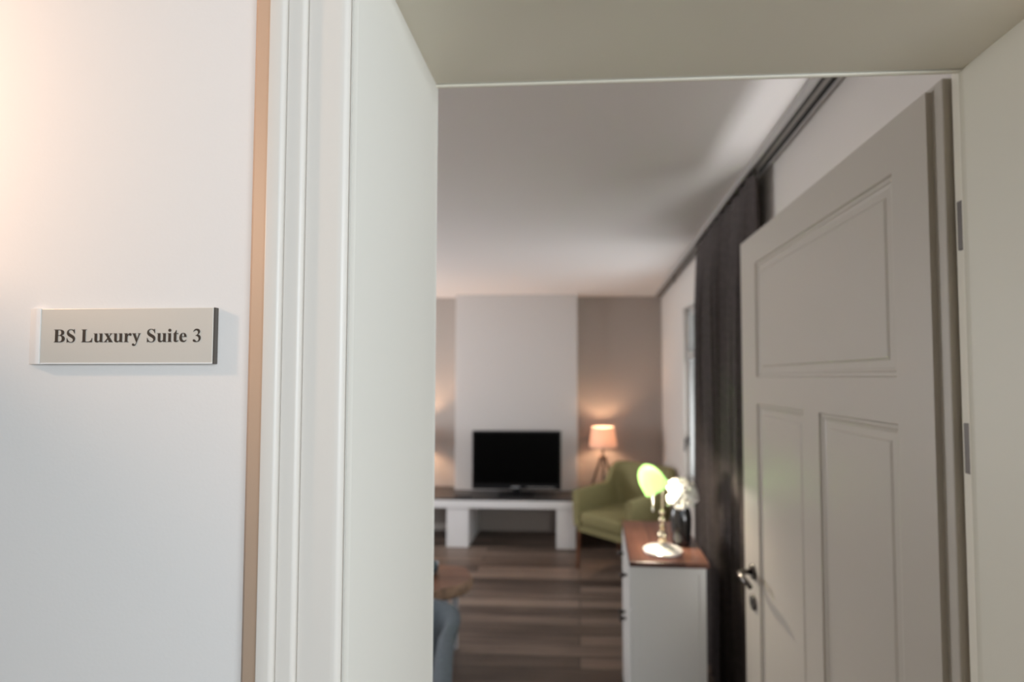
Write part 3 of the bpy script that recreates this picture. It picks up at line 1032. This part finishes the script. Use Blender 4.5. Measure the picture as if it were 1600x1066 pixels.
def blossom(c, rad, axis):
    bm = bmesh.new()
    ax = Vector(axis).normalized()
    Q = ax.to_track_quat('Z', 'Y').to_matrix().to_4x4()
    for ring, (n, rr, open_) in enumerate(((3, 0.35, 0.25), (5, 0.62, 0.55), (6, 0.9, 0.95), (7, 1.05, 1.3))):
        for k in range(n):
            t = bmesh.new()
            nu, nv = 6, 5
            g = []
            a0 = 2 * PI * k / n + ring * 0.5
            wd = 2.2 * PI / n * 0.62
            for j in range(nv + 1):
                v = j / nv
                row = []
                for i in range(nu + 1):
                    u = -1 + 2 * i / nu
                    th = open_ * v * 1.25
                    R_ = rad * rr * (math.sin(min(th + 0.25, 1.9))) * (0.35 + 0.65 * v)
                    Z_ = rad * (0.95 * v * math.cos(th * 0.8) - 0.25 * v * v * u * u)
                    ang = a0 + u * wd * (math.sin(PI * (0.15 + 0.7 * v)) ** 0.6)
                    row.append(t.verts.new((R_ * math.cos(ang), R_ * math.sin(ang), Z_ - rad * 0.3)))
                g.append(row)
            for j in range(nv):
                for i in range(nu):
                    t.faces.new((g[j][i], g[j][i + 1], g[j + 1][i + 1], g[j + 1][i]))
            merge(bm, t)
    bmesh.ops.transform(bm, matrix=Matrix.Translation(c) @ Q, verts=bm.verts)
    return bm


# places relative to the bouquet's root: x, y, z, size
spots = [(-0.040, -0.040, 0.112, 0.024), (-0.012, -0.050, 0.094, 0.026), (0.022, -0.045, 0.100, 0.025), (-0.020, -0.030, 0.140, 0.028),
         (0.018, -0.030, 0.135, 0.030), (0.046, -0.020, 0.118, 0.027), (-0.032, 0.000, 0.160, 0.026), (0.004, 0.000, 0.168, 0.030),
         (0.040, 0.005, 0.156, 0.028), (0.056, 0.020, 0.130, 0.025), (-0.010, 0.040, 0.150, 0.028), (0.030, 0.045, 0.148, 0.027)]
spots = [(x * 1.12, y * 1.1, z * 1.05, r * 1.2) for x, y, z, r in spots]
for x, y, z, r in spots:
    f_ = obj('blossom', blossom((x, y, z), r, (x * 1.2, y - 0.02, 0.05)), petal_m, fl, True)
bm = bmesh.new()
for x, y, z, r in spots:
    tube(bm, [(x * 0.15, y * 0.15, -0.08), (x * 0.35, y * 0.35, 0.06), (x * 0.9, y * 0.9, z - 0.01)], 0.0022, 6)
obj('stems', bm, leaf_green, fl)
for k in range(6):
    a = k * 1.05 + 0.4
    bm = bmesh.new()
    vs_ = []
    for j in range(7):
        s = j / 6
        w_ = 0.014 * math.sin(PI * min(1, s * 0.95 + 0.05))
        r_ = 0.030 + 0.042 * s
        z_ = 0.085 + 0.045 * s - 0.055 * s * s
        c_ = Vector((r_ * math.cos(a), r_ * math.sin(a), z_))
        side = Vector((-math.sin(a), math.cos(a), 0)) * w_
        vs_.append([bm.verts.new(c_ - side), bm.verts.new(c_ + Vector((0, 0, -0.003))), bm.verts.new(c_ + side)])
    for p, q in zip(vs_, vs_[1:]):
        for i in range(2):
            bm.faces.new((p[i], p[i + 1], q[i + 1], q[i]))
    obj('leaf', bm, leaf_green, fl, True)

# ------------------------------------------------------------------ live-edge coffee table with a bowl
CT = tag(empty('coffee_table', (-1.15, 2.93, 0)), 'coffee table of rough-edged walnut slab on flat steel legs', 'coffee table')
rnd = random.Random(3)
outline = []
NP = 72
for k in range(NP):
    a = 2 * PI * k / NP
    ca, sa = math.cos(a), math.sin(a)
    r = 1 / ((abs(ca) / 0.50) ** 4 + (abs(sa) / 0.205) ** 4) ** 0.25
    r *= 1 + 0.045 * math.sin(5 * a + 1) + 0.04 * math.sin(13 * a + 2.2) + 0.025 * rnd.uniform(-1, 1)
    outline.append((r * ca, r * sa))
bm = bmesh.new()
t = bmesh.new()
lv = [(1.0, 0.4575), (0.985, 0.460)]
top = [t.verts.new((x, y, 0.460)) for x, y in outline]
bot = [t.verts.new((x * 0.985, y * 0.96, 0.392)) for x, y in outline]
t.faces.new(top)
t.faces.new(bot[::-1])
for k in range(NP):
    t.faces.new((bot[k], bot[(k + 1) % NP], top[(k + 1) % NP], top[k]))
merge(bm, t)
tp = obj('tabletop', bm, slab_wood, CT)
# bark rim
t = bmesh.new()
rr = []
for k, (x, y) in enumerate(outline):
    j = rnd.uniform(0.0, 0.008)
    n = Vector((x / 0.25, y / 0.034, 0)).normalized()
    rr.append([t.verts.new((x * 1.001, y * 1.001, 0.4602)), t.verts.new((x + n.x * (0.010 + j), y + n.y * (0.010 + j), 0.442)),
               t.verts.new((x + n.x * (0.014 + j), y + n.y * (0.014 + j), 0.412)), t.verts.new((x * 0.985, y * 0.96, 0.3915))])
for k in range(NP):
    a, b = rr[k], rr[(k + 1) % NP]
    for i in range(3):
        t.faces.new((a[i], a[i + 1], b[i + 1], b[i]))
    t.faces.new((a[3], a[0], b[0], b[3]))
bmesh.ops.recalc_face_normals(t, faces=t.faces[:])
bm = bmesh.new()
merge(bm, t)
q = obj('bark_edge', bm, bark, tp)
q['label'] = 'pale rough bark edge'
for x in (-0.42, 0.415):
    for y in (-0.12, 0.12):
        obj('leg', B(x - 0.018, x + 0.018, y - 0.006, y + 0.006, 0, 0.392, bev=0.002), steel_m, CT)
bw = obj('bowl', bmesh.new(), bowl_m)
bm = bmesh.new()
lathe(bm, [(0, 0), (0.030, 0), (0.038, 0.006), (0.046, 0.035), (0.048, 0.062), (0.0455, 0.062), (0.043, 0.036), (0.034, 0.010), (0, 0.007)], 32)
bm.to_mesh(bw.data)
for p in bw.data.polygons:
    p.use_smooth = True
bw.location = (-0.865, 2.98, 0.4605)
tag(bw, 'small slate blue bowl on the rough-edged wooden table', 'bowl')
